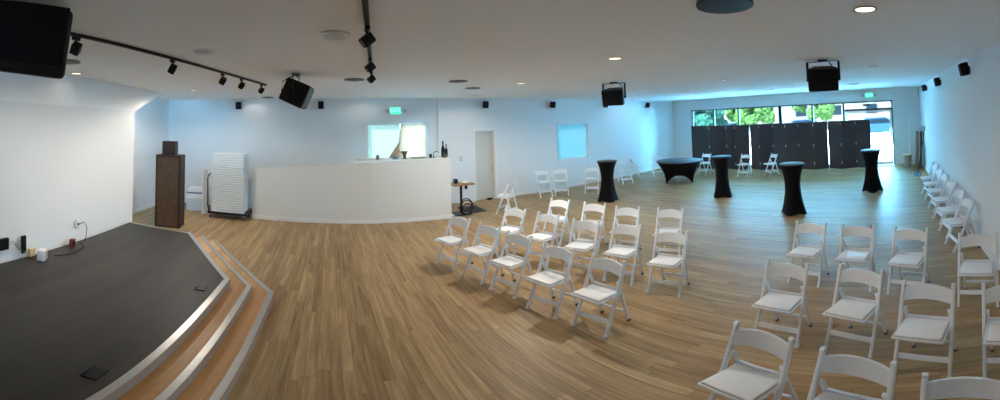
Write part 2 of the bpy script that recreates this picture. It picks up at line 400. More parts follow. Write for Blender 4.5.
# white cloth hung over the right half of the bar window
mb = MB(); bm = mb.bm; g = {}
for i in range(15):
    for j in range(15):
        u, v = i / 14, j / 14
        lo = 1.88 + 0.28 * max(0, v - 0.62) * 0 - (0.22 if v > 0.55 and False else 0)
        y = (1.86 + 0.09 * (1 - v)) + u * (2.68 - 1.86 - 0.09 * (1 - v))
        if v > 0.5: y -= (v - 0.5) * 0.55 * (1 - u)
        z = 2.33 - v * (0.98 - 0.05 * math.sin(u * 9))
        x = XL + 0.045 + 0.018 * math.sin(u * 17 + v * 5) + 0.012 * math.sin(v * 13 + u * 3)
        g[i, j] = bm.verts.new((x, y, z))
for i in range(14):
    for j in range(14): bm.faces.new((g[i, j], g[i + 1, j], g[i + 1, j + 1], g[i, j + 1]))
o = mb.build('hanging_cloth', 'backlit', smooth=True, angle=80); sm = o.modifiers.new('thick', 'SOLIDIFY'); sm.thickness = 0.006
tag(o, 'crumpled cream cloth hanging over the right half of the bar window', 'cloth')
# closed cream door
t = bpy.data.objects.new('door_1', None); C.objects.link(t); t['kind'] = 'structure'
MB().box((XL - 0.095, (D1[0] + D1[1]) / 2, 1.04), (0.05, D1[1] - D1[0], 2.08), 0.002).build('door_leaf', 'door', t)
mb = MB()
for y in (D1[0] - 0.045, D1[1] + 0.045): mb.box((XL + 0.008, y, 1.05), (0.016, 0.09, 2.10))
mb.box((XL + 0.008, (D1[0] + D1[1]) / 2, 2.125), (0.016, D1[1] - D1[0] + 0.18, 0.09))
for y in (D1[0] + 0.008, D1[1] - 0.008): mb.box((XL - 0.062, y, 1.04), (0.122, 0.014, 2.08))
mb.build('door_frame', 'doorframe', t)
MB().cyl((XL - 0.065, D1[1] - 0.09, 1.0), (XL - 0.03, D1[1] - 0.09, 1.0), 0.012).sphere((XL - 0.015, D1[1] - 0.09, 1.0), 0.028).build('door_handle', 'chrome', t, True)
tag(MB().box((XL + 0.06, 4.58, 0.03), (0.08, 0.14, 0.055), 0.01).box((XL + 0.06, 4.50, 0.03), (0.05, 0.06, 0.03), 0.006).build('door_stop', 'black'), 'small black wedge stop on the floor before the cream door', 'door stop')

# ------------------------------------------------------------------ shop front
t = bpy.data.objects.new('window_3', None); C.objects.link(t); t['kind'] = 'structure'
X0, X1, XD = -8.52, 0.28, -1.66
mb = MB(); fy = YF + 0.06; fb = 0.055
def fr(x0, x1, z0, z1): mb.box(((x0 + x1) / 2, fy, (z0 + z1) / 2), (x1 - x0, 0.10, z1 - z0))
fr(X0, X1, FT - fb, FT); fr(X0, X0 + fb, 0, FT); fr(X1 - fb, X1, 0, FT); fr(X0, XD, 0, 0.09)
for x in (-7.38, -6.17): fr(x - 0.03, x + 0.03, 0.09, FT - fb)
fr(-4.36, -4.22, 0.09, FT - fb); fr(-2.97, -2.90, 0.09, FT - fb); fr(XD - 0.04, XD + 0.04, 0, FT - fb)
fr(XD, X1, 2.20, 2.28)
mb.build('window_frame', 'frame', t)
for a, b in ((X0 + fb, -7.41), (-7.35, -6.20), (-6.14, -4.36), (-4.22, -2.97), (-2.90, XD - 0.04)):
    MB().box(((a + b) / 2, fy, (0.09 + FT - fb) / 2), (b - a, 0.008, FT - fb - 0.09)).build('window_pane', 'glass', t)
MB().box(((XD + X1) / 2, fy, (2.28 + FT - fb) / 2), (X1 - XD - 0.09, 0.008, FT - fb - 2.28)).build('window_pane', 'glass', t)
# glazed entrance door leaf
t = bpy.data.objects.new('door_2', None); C.objects.link(t); t['kind'] = 'structure'
mb = MB()
for x0, x1, z0, z1 in ((XD + 0.05, XD + 0.11, 0.02, 2.19), (X1 - 0.12, X1 - 0.06, 0.02, 2.19), (XD + 0.05, X1 - 0.06, 2.13, 2.19), (XD + 0.05, X1 - 0.06, 0.02, 0.14)):
    mb.box(((x0 + x1) / 2, fy, (z0 + z1) / 2), (x1 - x0, 0.045, z1 - z0))
mb.build('door_frame', 'doorframe', t)
MB().box(((XD + X1) / 2, fy, 1.13), (X1 - XD - 0.25, 0.008, 2.02)).build('door_pane', 'glass', t)
MB().tube([(X1 - 0.09, fy - 0.03, 0.95), (X1 - 0.09, fy - 0.08, 0.97), (X1 - 0.09, fy - 0.08, 1.2), (X1 - 0.09, fy - 0.03, 1.22)], 0.011).build('door_handle', 'chrome', t, True)
t = thing('door_closer', 'small black box mounted on the glass above the entrance door', 'door closer', (-0.72, YF - 0.03, 2.42), 0)
MB().box((0, 0, 0), (0.34, 0.05, 0.075), 0.012).build('housing', 'black', t); MB().box((0, 0.04, 0), (0.26, 0.03, 0.05), 0.004).build('mount_plate', 'frame', t)

# outside the shop front
struct(MB().box((-4, 34, -0.12), (70, 39.6, 0.2)).build('ground_outside', 'concrete'))
def tree(x, y, hgt, r, m, label, seed):
    q = random.Random(seed); t = thing('street_tree', label, 'tree', (x, y, 0), 0, 'trees across the street')
    MB().cyl((0, 0, -0.02), (0, 0, hgt * 0.6), 0.14, 0.07, 10).build('trunk', 'bark', t, True)
    mb = MB()
    for i in range(34):
        a, e = q.uniform(0, 2 * PI), q.uniform(-0.8, 1.0); rr = r * q.uniform(0.45, 0.85)
        mb.sphere((rr * math.cos(a), rr * math.sin(a), hgt * 0.62 + e * r * 0.85), r * q.uniform(0.2, 0.38), 3, jitter=0.22, rnd=q)
    mb.build('crown', m, t)
tree(-11.5, 20.5, 3.9, 1.35, 'leafd', 'deep green tree seen in the leftmost shop front pane', 1)
tree(-9.3, 23.5, 4.6, 1.7, 'leaf', 'bright green tree seen right of the third shop front mullion', 2)
tree(-5.0, 24.0, 4.9, 1.5, 'leaf', 'bright green tree seen in the pane beside the entrance', 3)
tree(-15.2, 27.0, 4.9, 1.6, 'leafd', 'deep green tree standing behind the leftmost street tree', 4)
def car(x, y, rz, m, label):
    t = thing('parked_car', label, 'car', (x, y, -0.02), rz, 'cars parked outside')
    prof = [(-2.1, 0.35), (-2.15, 0.75), (-1.95, 0.95), (-1.35, 1.02), (-0.75, 1.45), (0.85, 1.48), (1.55, 1.02), (2.1, 0.92), (2.15, 0.4), (1.9, 0.28), (-1.9, 0.28)]
    MB().slab([(a, -0.85, b) for a, b in prof], (0, 1.7, 0)).build('body', m, t)
    gl = [(-1.22, 1.04), (-0.72, 1.40), (0.80, 1.42), (1.36, 1.04)]
    for s in (-0.86, 0.853): MB().slab([(a, s, b) for a, b in gl], (0, 0.007, 0)).build('side_window', 'carglass', t)
    for a in (-1.35, 1.35):
        for s in (-0.9, 0.66): MB().cyl((a, s, 0.32), (a, s + 0.24, 0.32), 0.32, n=20).build('wheel', 'rubber', t, True)
car(-7.9, 33.0, 0.05, 'carblue', 'blue car parked outside beyond the middle shop front panes')
car(-0.9, 29.0, 0.1, 'carblue', 'dark blue car parked outside beyond the entrance door')
car(-14.6, 33.0, 0.0, 'carwhite', 'white car parked outside beyond the left shop front panes')
t = thing('building', 'pale stucco building across the street beyond the shop front', 'building', (-9.5, 42, 0))
mb = MB(); mb.box((0, 0, 2.2), (22, 6, 4.4)); mb.build('wall', 'stucco', t)
MB().box((0, 0, 4.5), (22.6, 6.6, 0.2)).build('roof', 'frame', t)
for i in range(5): MB().box((-8 + i * 4, -3.02, 2.2), (1.2, 0.06, 1.0)).build('window', 'carglass', t)

# ------------------------------------------------------------------ folding chairs
def rod(mb, a, b, w, d): mb.bar(a, b, w, d, 0.006, up=(0, 1, 0)); return mb
def make_chair(label, group):
    t = thing('folding_chair', label, 'chair', (0, 0, 0), 0, group)
    foot, top = Vector((0, 0.18, 0.0)), Vector((0, -0.18, 0.806)); dr = (top - foot).normalized()
    def on(z, x): k = (z - foot.z) / dr.z; p = foot + dr * k; return Vector((x, p.y, p.z))
    for s in (-1, 1):
        mb = MB(); x = s * 0.200
        mb.bar(on(0.012, x), on(0.793, x), 0.028, 0.040, 0.008, up=(0, 1, 0))
        p = on(0.793, x); mb.cyl(p - Vector((0.014, 0, 0)), p + Vector((0.014, 0, 0)), 0.021, n=14)
        l = mb.build('leg', 'chair', t, True)
        MB().bar(on(0.0, x), on(0.03, x), 0.031, 0.045, 0.004, up=(0, 1, 0)).build('foot_cap', 'chair', l)
    rt_, rf = Vector((0, -0.090, 0.575)), Vector((0, -0.235, 0.0)); d2 = (rt_ - rf).normalized()
    for s in (-1, 1):
        mb = MB(); x = s * 0.172
        mb.bar(Vector((x, rf.y, rf.z)) + d2 * 0.014, Vector((x, rt_.y, rt_.z)), 0.022, 0.036, 0.007, up=(0, 1, 0))
        p = Vector((x, rt_.y, rt_.z)); mb.cyl(p - Vector((0.011, 0, 0)), p + Vector((0.011, 0, 0)), 0.0185, n=12)
        l = mb.build('leg', 'chair', t, True)
        k = MB().bar(Vector((x, rf.y, rf.z)), Vector((x, rf.y, rf.z)) + d2 * 0.035, 0.026, 0.040, 0.004, up=(0, 1, 0)).build('foot_cap', 'rubber', l); k['label'] = 'dark rubber foot cap'
    # wide front stretcher, thin rear stretcher, bar across behind the seat
    a, b = on(0.165, -0.2), on(0.165, 0.2)
    MB().box((a + b) / 2, (0.39, 0.018, 0.055), 0.005, Matrix.Rotation(0.46, 3, 'X')).build('stretcher', 'chair', t)
    p = rf + d2 * 0.15; MB().box(p, (0.335, 0.018, 0.035), 0.005).build('stretcher', 'chair', t)
    p = rf + d2 * 0.475; MB().box(p + Vector((0, 0.0, 0.01)), (0.335, 0.022, 0.032), 0.006).build('cross_bar', 'chair', t)
    # back panel: curved top, gently bowed
    mb = MB(); bm = mb.bm; grid = {}
    nx = 12
    ex = Vector((1, 0, 0)); ez = dr; ey = ez.cross(ex) * -1
    base = on(0.672, 0)
    for i in range(nx + 1):
        u = -1 + 2 * i / nx; x = u * 0.188; bow = 0.022 * (1 - u * u)
        zt = 0.088 + 0.034 * (1 - u * u); zb = -0.030 + 0.020 * (1 - u * u)
        for j, z in enumerate((zb, (zb + zt) / 2, zt)):
            for k, o_ in enumerate((-0.009, 0.009)):
                p = base + ex * x + ez * z - Vector((0, 1, 0)) * bow + Vector((0, 1, 0)) * o_
                grid[i, j, k] = bm.verts.new(p)
    for i in range(nx):
        for j in range(2):
            bm.faces.new([grid[i + a_, j + b_, 1] for a_, b_ in ((0, 0), (1, 0), (1, 1), (0, 1))])
            bm.faces.new([grid[i + a_, j + b_, 0] for a_, b_ in ((0, 0), (0, 1), (1, 1), (1, 0))])
        for j in (0, 2): bm.faces.new((grid[i, j, 0], grid[i + 1, j, 0], grid[i + 1, j, 1], grid[i, j, 1]))
    for i in (0, nx):
        for j in range(2): bm.faces.new((grid[i, j, 0], grid[i, j + 1, 0], grid[i, j + 1, 1], grid[i, j, 1]))
    mb.build('backrest', 'chair', t, True, 50)
    # seat frame and padded seat
    mx = Matrix.Rotation(math.radians(3.0), 3, 'X')
    s_ = MB().box((0, 0.040, 0.438), (0.375, 0.360, 0.028), 0.010, mx, 3).build('seat', 'chair', t, True)
    MB().box((0, 0.044, 0.4535), (0.345, 0.322, 0.010), 0.003, mx, 1).build('seam', 'seam', s_)
    k = MB().box((0, 0.044, 0.460), (0.332, 0.310, 0.020), 0.009, mx, 3).build('cushion', 'pad', s_, True); k['label'] = 'smooth white vinyl cushion'
    return t

CH = []
ordn = ['leftmost', 'second from left', 'third from left', 'fourth from left', 'rightmost']
A = [(-5.20, 1.86, 20.1), (-4.57, 2.05, 16), (-3.98, 2.19, 17.4), (-3.26, 2.28, 13.0), (-2.61, 2.40, 7)]
Bq = [(-5.27, 2.90, 20.5), (-4.62, 3.11, 15.9), (-3.89, 3.28, 22.5), (-3.29, 3.48, 15.1), (-2.59, 3.53, 11.8)]
Cq = [(-5.34, 3.90, 17.5), (-4.61, 4.12, 20.0), (-3.94, 4.25, 22.0), (-3.27, 4.51, 18.8)]
Fq = [(-1.07, 4.36, -10.7), (-0.45, 4.26, -10.6), (0.17, 4.06, -20.3), (0.88, 3.64, -19.4)]
Gq = [(-1.01, 3.03, -7.7), (-0.35, 2.96, -20.4), (0.20, 2.59, -20.9), (0.80, 2.38, -20)]
Hq = [(-0.84, 1.83, -15), (-0.28, 1.63, -21), (0.24, 1.365, -19)]
for i, (x, y, a) in enumerate(A): CH.append((x, y, 180 + a, f'white folding chair, {ordn[i]} in the front row of the left block', 'chairs of the left block'))
for i, (x, y, a) in enumerate(Bq): CH.append((x, y, 180 + a, f'white folding chair, {ordn[i]} in the middle row of the left block', 'chairs of the left block'))
o4 = ['leftmost', 'second from left', 'third from left', 'rightmost']
for i, (x, y, a) in enumerate(Cq): CH.append((x, y, 180 + a, f'white folding chair, {o4[i]} in the back row of the left block', 'chairs of the left block'))
for i, (x, y, a) in enumerate(Fq): CH.append((x, y, 180 + a, f'white folding chair, {o4[i]} in the back row of the right block', 'chairs of the right block'))
for i, (x, y, a) in enumerate(Gq): CH.append((x, y, 180 + a, f'white folding chair, {o4[i]} in the middle row of the right block', 'chairs of the right block'))
o3 = ['leftmost', 'middle one', 'rightmost']
for i, (x, y, a) in enumerate(Hq): CH.append((x, y, 180 + a, f'white folding chair, {o3[i]} of the nearest row, cut by the bottom edge', 'chairs of the right block'))
# three by the screens
CH += [(-6.82, 12.0, 167, 'white folding chair before the screens between round table and cocktail table', 'chairs before the screens'),
       (-5.10, 11.9, 171, 'white folding chair facing us before the middle of the dark screens', 'chairs before the screens'),
       (-4.15, 12.1, 138, 'white folding chair turned left before the dark screens, near two cocktail tables', 'chairs before the screens')]
CH.append((-7.81, 4.22, 122, 'lone white folding chair standing sideways near the cream door', 'chairs along the left wall'))
CH += [(-8.92, 6.12, -98, 'white folding chair against left wall, leftmost of the pair below the cyan window', 'chairs along the left wall'),
       (-8.72, 6.62, -118, 'white folding chair against left wall, right one of the pair below the cyan window', 'chairs along the left wall'),
       (-8.25, 7.48, -140, 'white folding chair just left of the tall cocktail table by the left wall', 'chairs along the left wall'),
       (-8.45, 9.25, -105, 'white folding chair just right of the tall cocktail table by the left wall', 'chairs along the left wall'),
       (-8.75, 10.15, -35, 'white folding chair seen side on between the other left wall chairs', 'chairs along the left wall'),
       (-8.45, 11.15, -130, 'white folding chair against left wall close to the round table', 'chairs along the left wall')]
oj = ['nearest', 'second nearest', 'third nearest', 'fourth nearest', 'fifth nearest', 'farthest']
for i, (x, y) in enumerate(((1.04, 5.33), (1.045, 5.99), (1.04, 6.72), (1.03, 7.48), (1.04, 8.2), (1.03, 8.88))):
    CH.append((x, y, 99, f'white folding chair backed against the right wall, {oj[i]} of that row', 'chairs along the right wall'))
proto = None
for x, y, a, lab, grp in CH:
    if proto is None:
        proto = make_chair(lab, grp); proto.location = (x, y, 0.001); proto.rotation_euler = (0, 0, math.radians(a))
    else: copy_thing(proto, (x, y, 0.001), math.radians(a), lab, grp)

# ------------------------------------------------------------------ tables under black stretch covers
def cocktail(label, x, y, rz):
    t = thing('cocktail_table', label, 'table', (x, y, 0.001), rz, 'black covered cocktail tables')
    H, RT = 1.15, 0.285
    mb = MB(); bm = mb.bm; rings = []; nn = 48
    for i in range(25):
        v = i / 24
        ring = []
        for k in range(nn):
            th = 2 * PI * k / nn
            sq = 1.0 / max(abs(math.cos(th)), abs(math.sin(th)))          # square to circle
            c4 = math.cos(2 * th) ** 2                                      # 1 between feet
            waist = 0.175
            if v < 0.55:
                w = (1 - v / 0.55); r = waist + (0.265 - waist) * w ** 1.7
                r *= 1 + (0.14 * (1 - c4) - 0.06 * c4) * w
            else:
                w = (v - 0.55) / 0.45; r = waist + (RT - waist) * w ** 2.1
            z = H * v
            if v < 0.12: z = max(z, 0.045 * c4 ** 1.5 * (1 - v / 0.12) + z)
            ring.append(bm.verts.new((r * math.cos(th), r * math.sin(th), z)))
        rings.append(ring)
    for a, b in zip(rings, rings[1:]):
        for k in range(nn): bm.faces.new((a[k], a[(k + 1) % nn], b[(k + 1) % nn], b[k]))
    mb.build('stretch_cover', 'spandex', t, True, 60)
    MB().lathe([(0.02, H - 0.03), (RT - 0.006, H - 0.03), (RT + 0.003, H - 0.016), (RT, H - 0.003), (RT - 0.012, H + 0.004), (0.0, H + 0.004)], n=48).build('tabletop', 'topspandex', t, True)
    for k in range(4):
        a = PI / 4 + k * PI / 2; MB().cyl((0.245 * math.cos(a), 0.245 * math.sin(a), 0.0), (0.245 * math.cos(a), 0.245 * math.sin(a), 0.03), 0.03, n=12).build('foot', 'rubber', t)
cocktail('black covered cocktail table nearest the left wall chairs', -7.06, 6.98, 0.25)
cocktail('black covered cocktail table just right of the round table', -4.47, 8.82, 0.5)
cocktail('largest looking black covered cocktail table, nearest to us, by the right chair block', -2.12, 7.60, 0.6)
cocktail('black covered cocktail table before the entrance door', -0.46, 9.70, 0.85)
t = thing('round_table', 'wide round table under a black stretch cover near the far left corner', 'table', (-6.90, 10.36, 0.001), 0)
H, RT, fr_ = 0.76, 0.80, 0.60
legang = [math.radians(a) for a in (-108, -9, 72, 171)]
mb = MB(); bm = mb.bm; rings = []; nn = 96
def legw(th):
    best = 9; 
    for a in legang: best = min(best, abs((th - a + PI) % (2 * PI) - PI))
    return best
for i in range(21):
    v = i / 20; ring = []
    for k in range(nn):
        th = 2 * PI * k / nn; d = legw(th); g = min(1.0, d / (PI / 4))        # 0 at a leg, 1 midway
        rbot = fr_ * (math.cos(PI / 4 * 0.95) / math.cos(max(0, PI / 4 * 0.95 - d * 0.95)) if True else 1)
        zb = 0.0 + 0.30 * math.sin(min(1, g * 1.02) * PI / 2) ** 0.8
        z = zb + (H - zb) * v
        q = z / H; r = rbot + (RT - rbot) * (q ** 1.5)
        ring.append(bm.verts.new((r * math.cos(th), r * math.sin(th), z)))
    rings.append(ring)
for a, b in zip(rings, rings[1:]):
    for k in range(nn): bm.faces.new((a[k], a[(k + 1) % nn], b[(k + 1) % nn], b[k]))
o = mb.build('stretch_cover', 'spandex', t, True, 60); o.modifiers.new('thick', 'SOLIDIFY').thickness = 0.006
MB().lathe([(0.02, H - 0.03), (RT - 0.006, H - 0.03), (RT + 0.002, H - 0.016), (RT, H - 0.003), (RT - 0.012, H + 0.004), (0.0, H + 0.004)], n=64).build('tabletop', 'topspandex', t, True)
for a in legang:
    MB().cyl((0.56 * math.cos(a), 0.56 * math.sin(a), 0), (0.50 * math.cos(a), 0.50 * math.sin(a), H - 0.03), 0.016, n=10).build('leg', 'blackmetal', t)

# ------------------------------------------------------------------ folding screens before the shop front
SA, SB = (-8.2, 13.36), (-0.60, 13.56)
scr = [((692.3, 710, 727, 735.5, 750.2), 'dark brown folding screen at the left end, behind the round table'),
       ((751.0, 759.8, 773.6, 786, 799, 814, 828.5), 'long dark brown folding screen in the middle of the shop front'),
       ((828.9, 841.5, 856.5, 871.6), 'dark brown folding screen at the right end, beside the entrance door')]
for cols, lab in scr:
    pts = []
    for i, x in enumerate(cols):
        p = at_line(x, SA, SB); off = 0.13 * (-1 if i % 2 else 1)
        d = Vector((px_ray(x, 150).x, px_ray(x, 150).y)).normalized(); pts.append(p + d * off)
    c0 = sum(pts, Vector((0, 0))) / len(pts)
    t = thing('folding_screen', lab, 'screen', (c0.x, c0.y, 0), 0, 'folding screens along the shop front')
    for i in range(len(pts) - 1):
        a, b = pts[i] - c0, pts[i + 1] - c0; d = (b - a).normalized(); a2, b2 = a + d * 0.008, b - d * 0.008
        nn_ = Vector((-d.y, d.x)) * 0.018
        o = MB().prism([(a2 - nn_)[:], (b2 - nn_)[:], (b2 + nn_)[:], (a2 + nn_)[:]], 0.006, 1.86).build('panel', 'screen', t)
        for e in (a2 + d * 0.05, b2 - d * 0.05): MB().cyl((e.x, e.y, 0.0), (e.x, e.y, 0.007), 0.014, n=10).build('foot', 'rubber', t)
    for i in range(1, len(pts) - 1):
        p = pts[i] - c0
        for zz in (0.25, 0.95, 1.74): MB().cyl((p.x, p.y - 0.02, zz - 0.04), (p.x, p.y - 0.02, zz + 0.05), 0.011, n=8).build('hinge_light_slit', 'whitep', t)  # hinges coloured white, also standing in for daylight slits at the joints

# ------------------------------------------------------------------ ceiling: downlights, speakers, vents, tracks
def downlight(x, y, label, lit=True, r=0.085):
    t = thing('ceiling_downlight', label, 'downlight', (x, y, CE), 0, 'recessed ceiling downlights')
    mb = MB(); mb.lathe([(r * 0.80, -0.002), (r, -0.001), (r + 0.008, -0.010), (r - 0.004, -0.014), (r * 0.80, -0.006)], n=32)
    mb.build('trim_ring', 'ring', t, True)
    MB().cyl((0, 0, -0.007), (0, 0, -0.001), r * 0.80, n=28).build('lens', 'lens' if lit else 'dimlens', t)
DL = [(-3.92, -3.40, 'ceiling downlight above the stage beside the big black loudspeaker'),
      (-6.87, -2.77, 'ceiling downlight above the alcove, over the tall brown cabinet'),
      (-9.15, -2.0, 'ceiling downlight above the stacked chairs, near the left wall speaker'),
      (-9.05, 0.9, 'ceiling downlight above the left end of the bar window'),
      (-8.33, 3.67, 'ceiling downlight near the cream door, behind two dark vents'),
      (-5.61, 3.40, 'ceiling downlight midway between the dark vents and hung loudspeaker'),
      (-2.86, 3.03, 'bright ceiling downlight straight before the black hung loudspeaker'),
      (-5.96, 6.86, 'ceiling downlight just right of the middle hung loudspeaker'),
      (-8.76, 10.19, 'ceiling downlight close to the left wall, beyond the middle hung loudspeaker'),
      (-3.26, 6.72, 'ceiling downlight between the middle and right hung loudspeakers'),
      (-0.11, 2.52, 'largest looking bright ceiling downlight at the top of the picture'),
      (-0.17, 6.20, 'ceiling downlight just right of the right hung loudspeaker'),
      (-3.47, 10.57, 'ceiling downlight above the middle folding screen')]
for x, y, lab in DL: downlight(x, y, lab, lab.find('right of the right') < 0)
def ceil_speaker(x, y, label, r, m, grp=None):
    t = thing('ceiling_speaker', label, 'speaker', (x, y, CE), 0, grp)
    MB().lathe([(r * 0.86, -0.004), (r, -0.001), (r + 0.01, -0.008), (r - 0.004, -0.020), (r * 0.86, -0.012)], n=40).build('trim_ring', 'whitep', t, True)
    MB().lathe([(0.004, -0.018), (r * 0.5, -0.016), (r * 0.87, -0.010), (r * 0.87, -0.002), (0.004, -0.002)], n=40).build('grille', m, t, True)
ceil_speaker(-3.21, -1.19, 'round white ceiling speaker above the left track rail', 0.115, 'ring', 'round white ceiling speakers')
ceil_speaker(-2.75, 0.05, 'round white ceiling speaker between the two track rails', 0.115, 'ring', 'round white ceiling speakers')
t = thing('ceiling_drum', 'big round dark grey unit on the ceiling, cut by the top edge', 'ceiling unit', (-0.93, 1.98, CE), 0)
MB().lathe([(0.0, -0.030), (0.10, -0.032), (0.17, -0.030), (0.178, -0.020), (0.178, 0.0), (0.0, 0.0)], n=48).build('housing', 'vent', t, True)
MB().lathe([(0.150, -0.036), (0.176, -0.034), (0.180, -0.024), (0.178, -0.018), (0.150, -0.028)], n=48).build('rim', 'black', t, True)
def vent(x, y, label, rx=0.15, ry=0.15, m='vent'):
    t = thing('ceiling_vent', label, 'vent', (x, y, CE), 0, 'dark round ceiling vents')
    mb = MB()
    for r0, r1, z in ((0.0, 0.035, -0.022), (0.05, 0.085, -0.020), (0.10, 0.135, -0.016)):
        mb.lathe([(max(r0, 0.001), z - 0.004), (r1, z + 0.004), (r1, z + 0.007), (max(r0, 0.001), z - 0.001)], n=32)
    mb.build('louver', m, t, True)
    MB().lathe([(0.001, -0.004), (0.15, -0.004), (0.155, -0.012), (0.165, -0.010), (0.16, -0.001), (0.001, -0.001)], n=32).build('frame', m, t, True)
vent(-3.10, -2.84, 'dark round ceiling vent beside the big black loudspeaker')
vent(-5.60, 2.16, 'dark round ceiling vent, upper one of the two above the bar end')
vent(-6.67, 2.89, 'dark round ceiling vent, lower one of the two above the bar end')
vent(-5.58, 0.41, 'dark round ceiling vent beside the far end of the middle track', m='vent')
vent(-0.90, 10.6, 'dark round ceiling vent above the entrance, beside the right hung loudspeaker')
vent(-9.0, -1.55, 'dark round ceiling vent near the end of the left track rail')

def rail(a, b, label):
    a, b = Vector((*a, CE)), Vector((*b, CE)); c = (a + b) / 2; d = b - a
    t = thing('track_rail', label, 'lighting track', c, math.atan2(d.y, d.x), 'ceiling lighting tracks'); L_ = d.length / 2
    MB().box((0, 0, -0.014), (2 * L_, 0.036, 0.026), 0.003).build('rail_channel', 'blackmetal', t)
    for s in (-1, 1): MB().box((s * (L_ - 0.02), 0, -0.015), (0.05, 0.042, 0.030), 0.003).build('end_cap', 'blackmetal', t)
    MB().box((0, 0, -0.028), (2 * L_ - 0.1, 0.010, 0.004)).build('conductor_slot', 'black', t)
T1a, T1b = (-1.80, -1.92), (-6.15, -1.10)
T2a, T2b = (-1.30, 0.12), (-5.75, 0.72)
rail(T1a, T1b, 'long black ceiling track rail over the stage side, left of the picture')
rail(T2a, T2b, 'black ceiling track rail running down from the top of the picture')
def head(x, y, aim, label, grp):
    """a square black track spot on a stem, turned towards aim"""
    t = thing('track_spotlight', label, 'spotlight', (x, y, CE - 0.028), 0, grp)
    MB().box((0, 0, -0.018), (0.075, 0.034, 0.03), 0.004).build('adapter', 'blackmetal', t)
    MB().cyl((0, 0, -0.03), (0, 0, -0.075), 0.009, n=10).build('stem', 'blackmetal', t)
    d = Vector(aim).normalized(); q = Vector((0, 0, 1)).rotation_difference(d).to_matrix()
    c = Vector((0, 0, -0.100))
    MB().box(c, (0.075, 0.075, 0.092), 0.008, q).build('lamp_housing', 'black', t)
    MB().cyl(c + d * 0.044, c + d * 0.049, 0.029, n=20).build('lamp_lens', 'greygrille', t)
HEADS1 = []
for px, lab in ((73, 'nearest black track spotlight on the left rail, beside the big loudspeaker'), (171, 'black track spotlight, second on the left rail, standing alone'),
                (222, 'black track spotlight, third on the left rail'), (241, 'black track spotlight, fourth on the left rail'), (261, 'black track spotlight at the far end of the left rail')):
    p = at_line(px, T1a, T1b); HEADS1.append(p); head(p.x, p.y, (-0.5, -0.75, -0.75), lab, 'spotlights on the ceiling tracks')
for x, lab in ((-2.42, 'nearest black track spotlight on the middle rail'), (-3.60, 'middle black track spotlight on the middle rail'), (-4.55, 'farthest black track spotlight on the middle rail')):
    k = (x - T2a[0]) / (T2b[0] - T2a[0]); head(x, T2a[1] + (T2b[1] - T2a[1]) * k, (0.15, -0.8, -0.7), lab, 'spotlights on the ceiling tracks')

# hung loudspeakers
def hung(loc, rz, tilt, label, w=0.50, hgt=0.36, dep=0.34, gm='grille', drop=None):
    """wedge loudspeaker in a U bracket; local +Y is the grille side"""
    x, y, z = loc; t = thing('hung_loudspeaker', label, 'loudspeaker', (x, y, z), rz, 'loudspeakers hung from the ceiling')
    mx = Matrix.Rotation(tilt, 3, 'X'); T = lambda p: mx @ Vector(p)
    front, back = w / 2, w / 2 * 0.62
    prof = [(-front, dep / 2), (front, dep / 2), (front, dep * 0.1), (back, -dep / 2), (-back, -dep / 2), (-front, dep * 0.1)]
    b = MB().slab([T((a, b_, -hgt / 2)) for a, b_ in prof], T((0, 0, hgt))); 
    bmesh.ops.bevel(b.bm, geom=list(b.bm.edges), offset=0.012, segments=2, affect='EDGES')
    b.build('cabinet', 'black', t, True)
    MB().box(T((0, dep / 2 + 0.004, 0)), (w - 0.03, 0.014, hgt - 0.03), 0.006, mx).build('grille', gm, t)
    top = CE - z; mb = MB()
    for s in (-1, 1): mb.bar((s * (front + 0.012), 0.0, -0.02), (s * (front + 0.012), 0.0, top - 0.03), 0.008, 0.035)
    mb.box((0, 0, top - 0.025), (w + 0.04, 0.035, 0.008)); mb.build('mount_bracket', 'blackmetal', t)
    MB().box((0, 0, top - 0.011), (0.14, 0.10, 0.02), 0.003).build('ceiling_mount', 'blackmetal', t)
    for s in (-1, 1): MB().cyl((s * (front - 0.01), 0, -0.02), (s * (front + 0.03), 0, -0.02), 0.02, n=12).build('knob', 'black', t)
    MB().tube([(-back * 0.8, -dep / 2, 0.02), (-back * 0.9, -dep / 2 - 0.06, 0.06), (-back, -dep / 2 - 0.05, top * 0.7), (-back * 0.6, -0.06, top - 0.01)], 0.008).build('cable', 'black', t, True)
    return t
hung((-4.95, -0.45, 2.77), math.radians(-6), math.radians(-24), 'black hung loudspeaker with grey grille, above the bar near the left rail', gm='greygrille', w=0.42, hgt=0.33, dep=0.36)
hung((-4.84, 5.06, 2.765), math.radians(208), math.radians(-14), 'black hung loudspeaker in the middle of the ceiling, by the left wall speakers', 0.42, 0.31, 0.31)
hung((-0.87, 5.05, 2.775), math.radians(187), math.radians(-16), 'black hung loudspeaker at right, before the shop front', 0.43, 0.32, 0.30)
# the big one close to us, over the stage
t = thing('big_loudspeaker', 'big black loudspeaker close to us in the top left corner', 'loudspeaker', (-1.15, -1.575, 2.815), math.radians(-42))
mx = Matrix.Rotation(math.radians(-7), 3, 'X') @ Matrix.Rotation(math.radians(-5.5), 3, 'Y')
b = MB().box((0, -0.17, 0), (0.80, 0.34, 0.40), 0.03, mx, 3).build('cabinet', 'black', t, True)
MB().box(mx @ Vector((0, 0.005, 0.015)), (0.76, 0.016, 0.345), 0.008, mx).build('grille', 'grille', t)
MB().box((0, -0.2, 0.220), (0.30, 0.05, 0.02)).box((0, -0.2, 0.20), (0.04, 0.04, 0.06)).build('ceiling_mount', 'blackmetal', t)

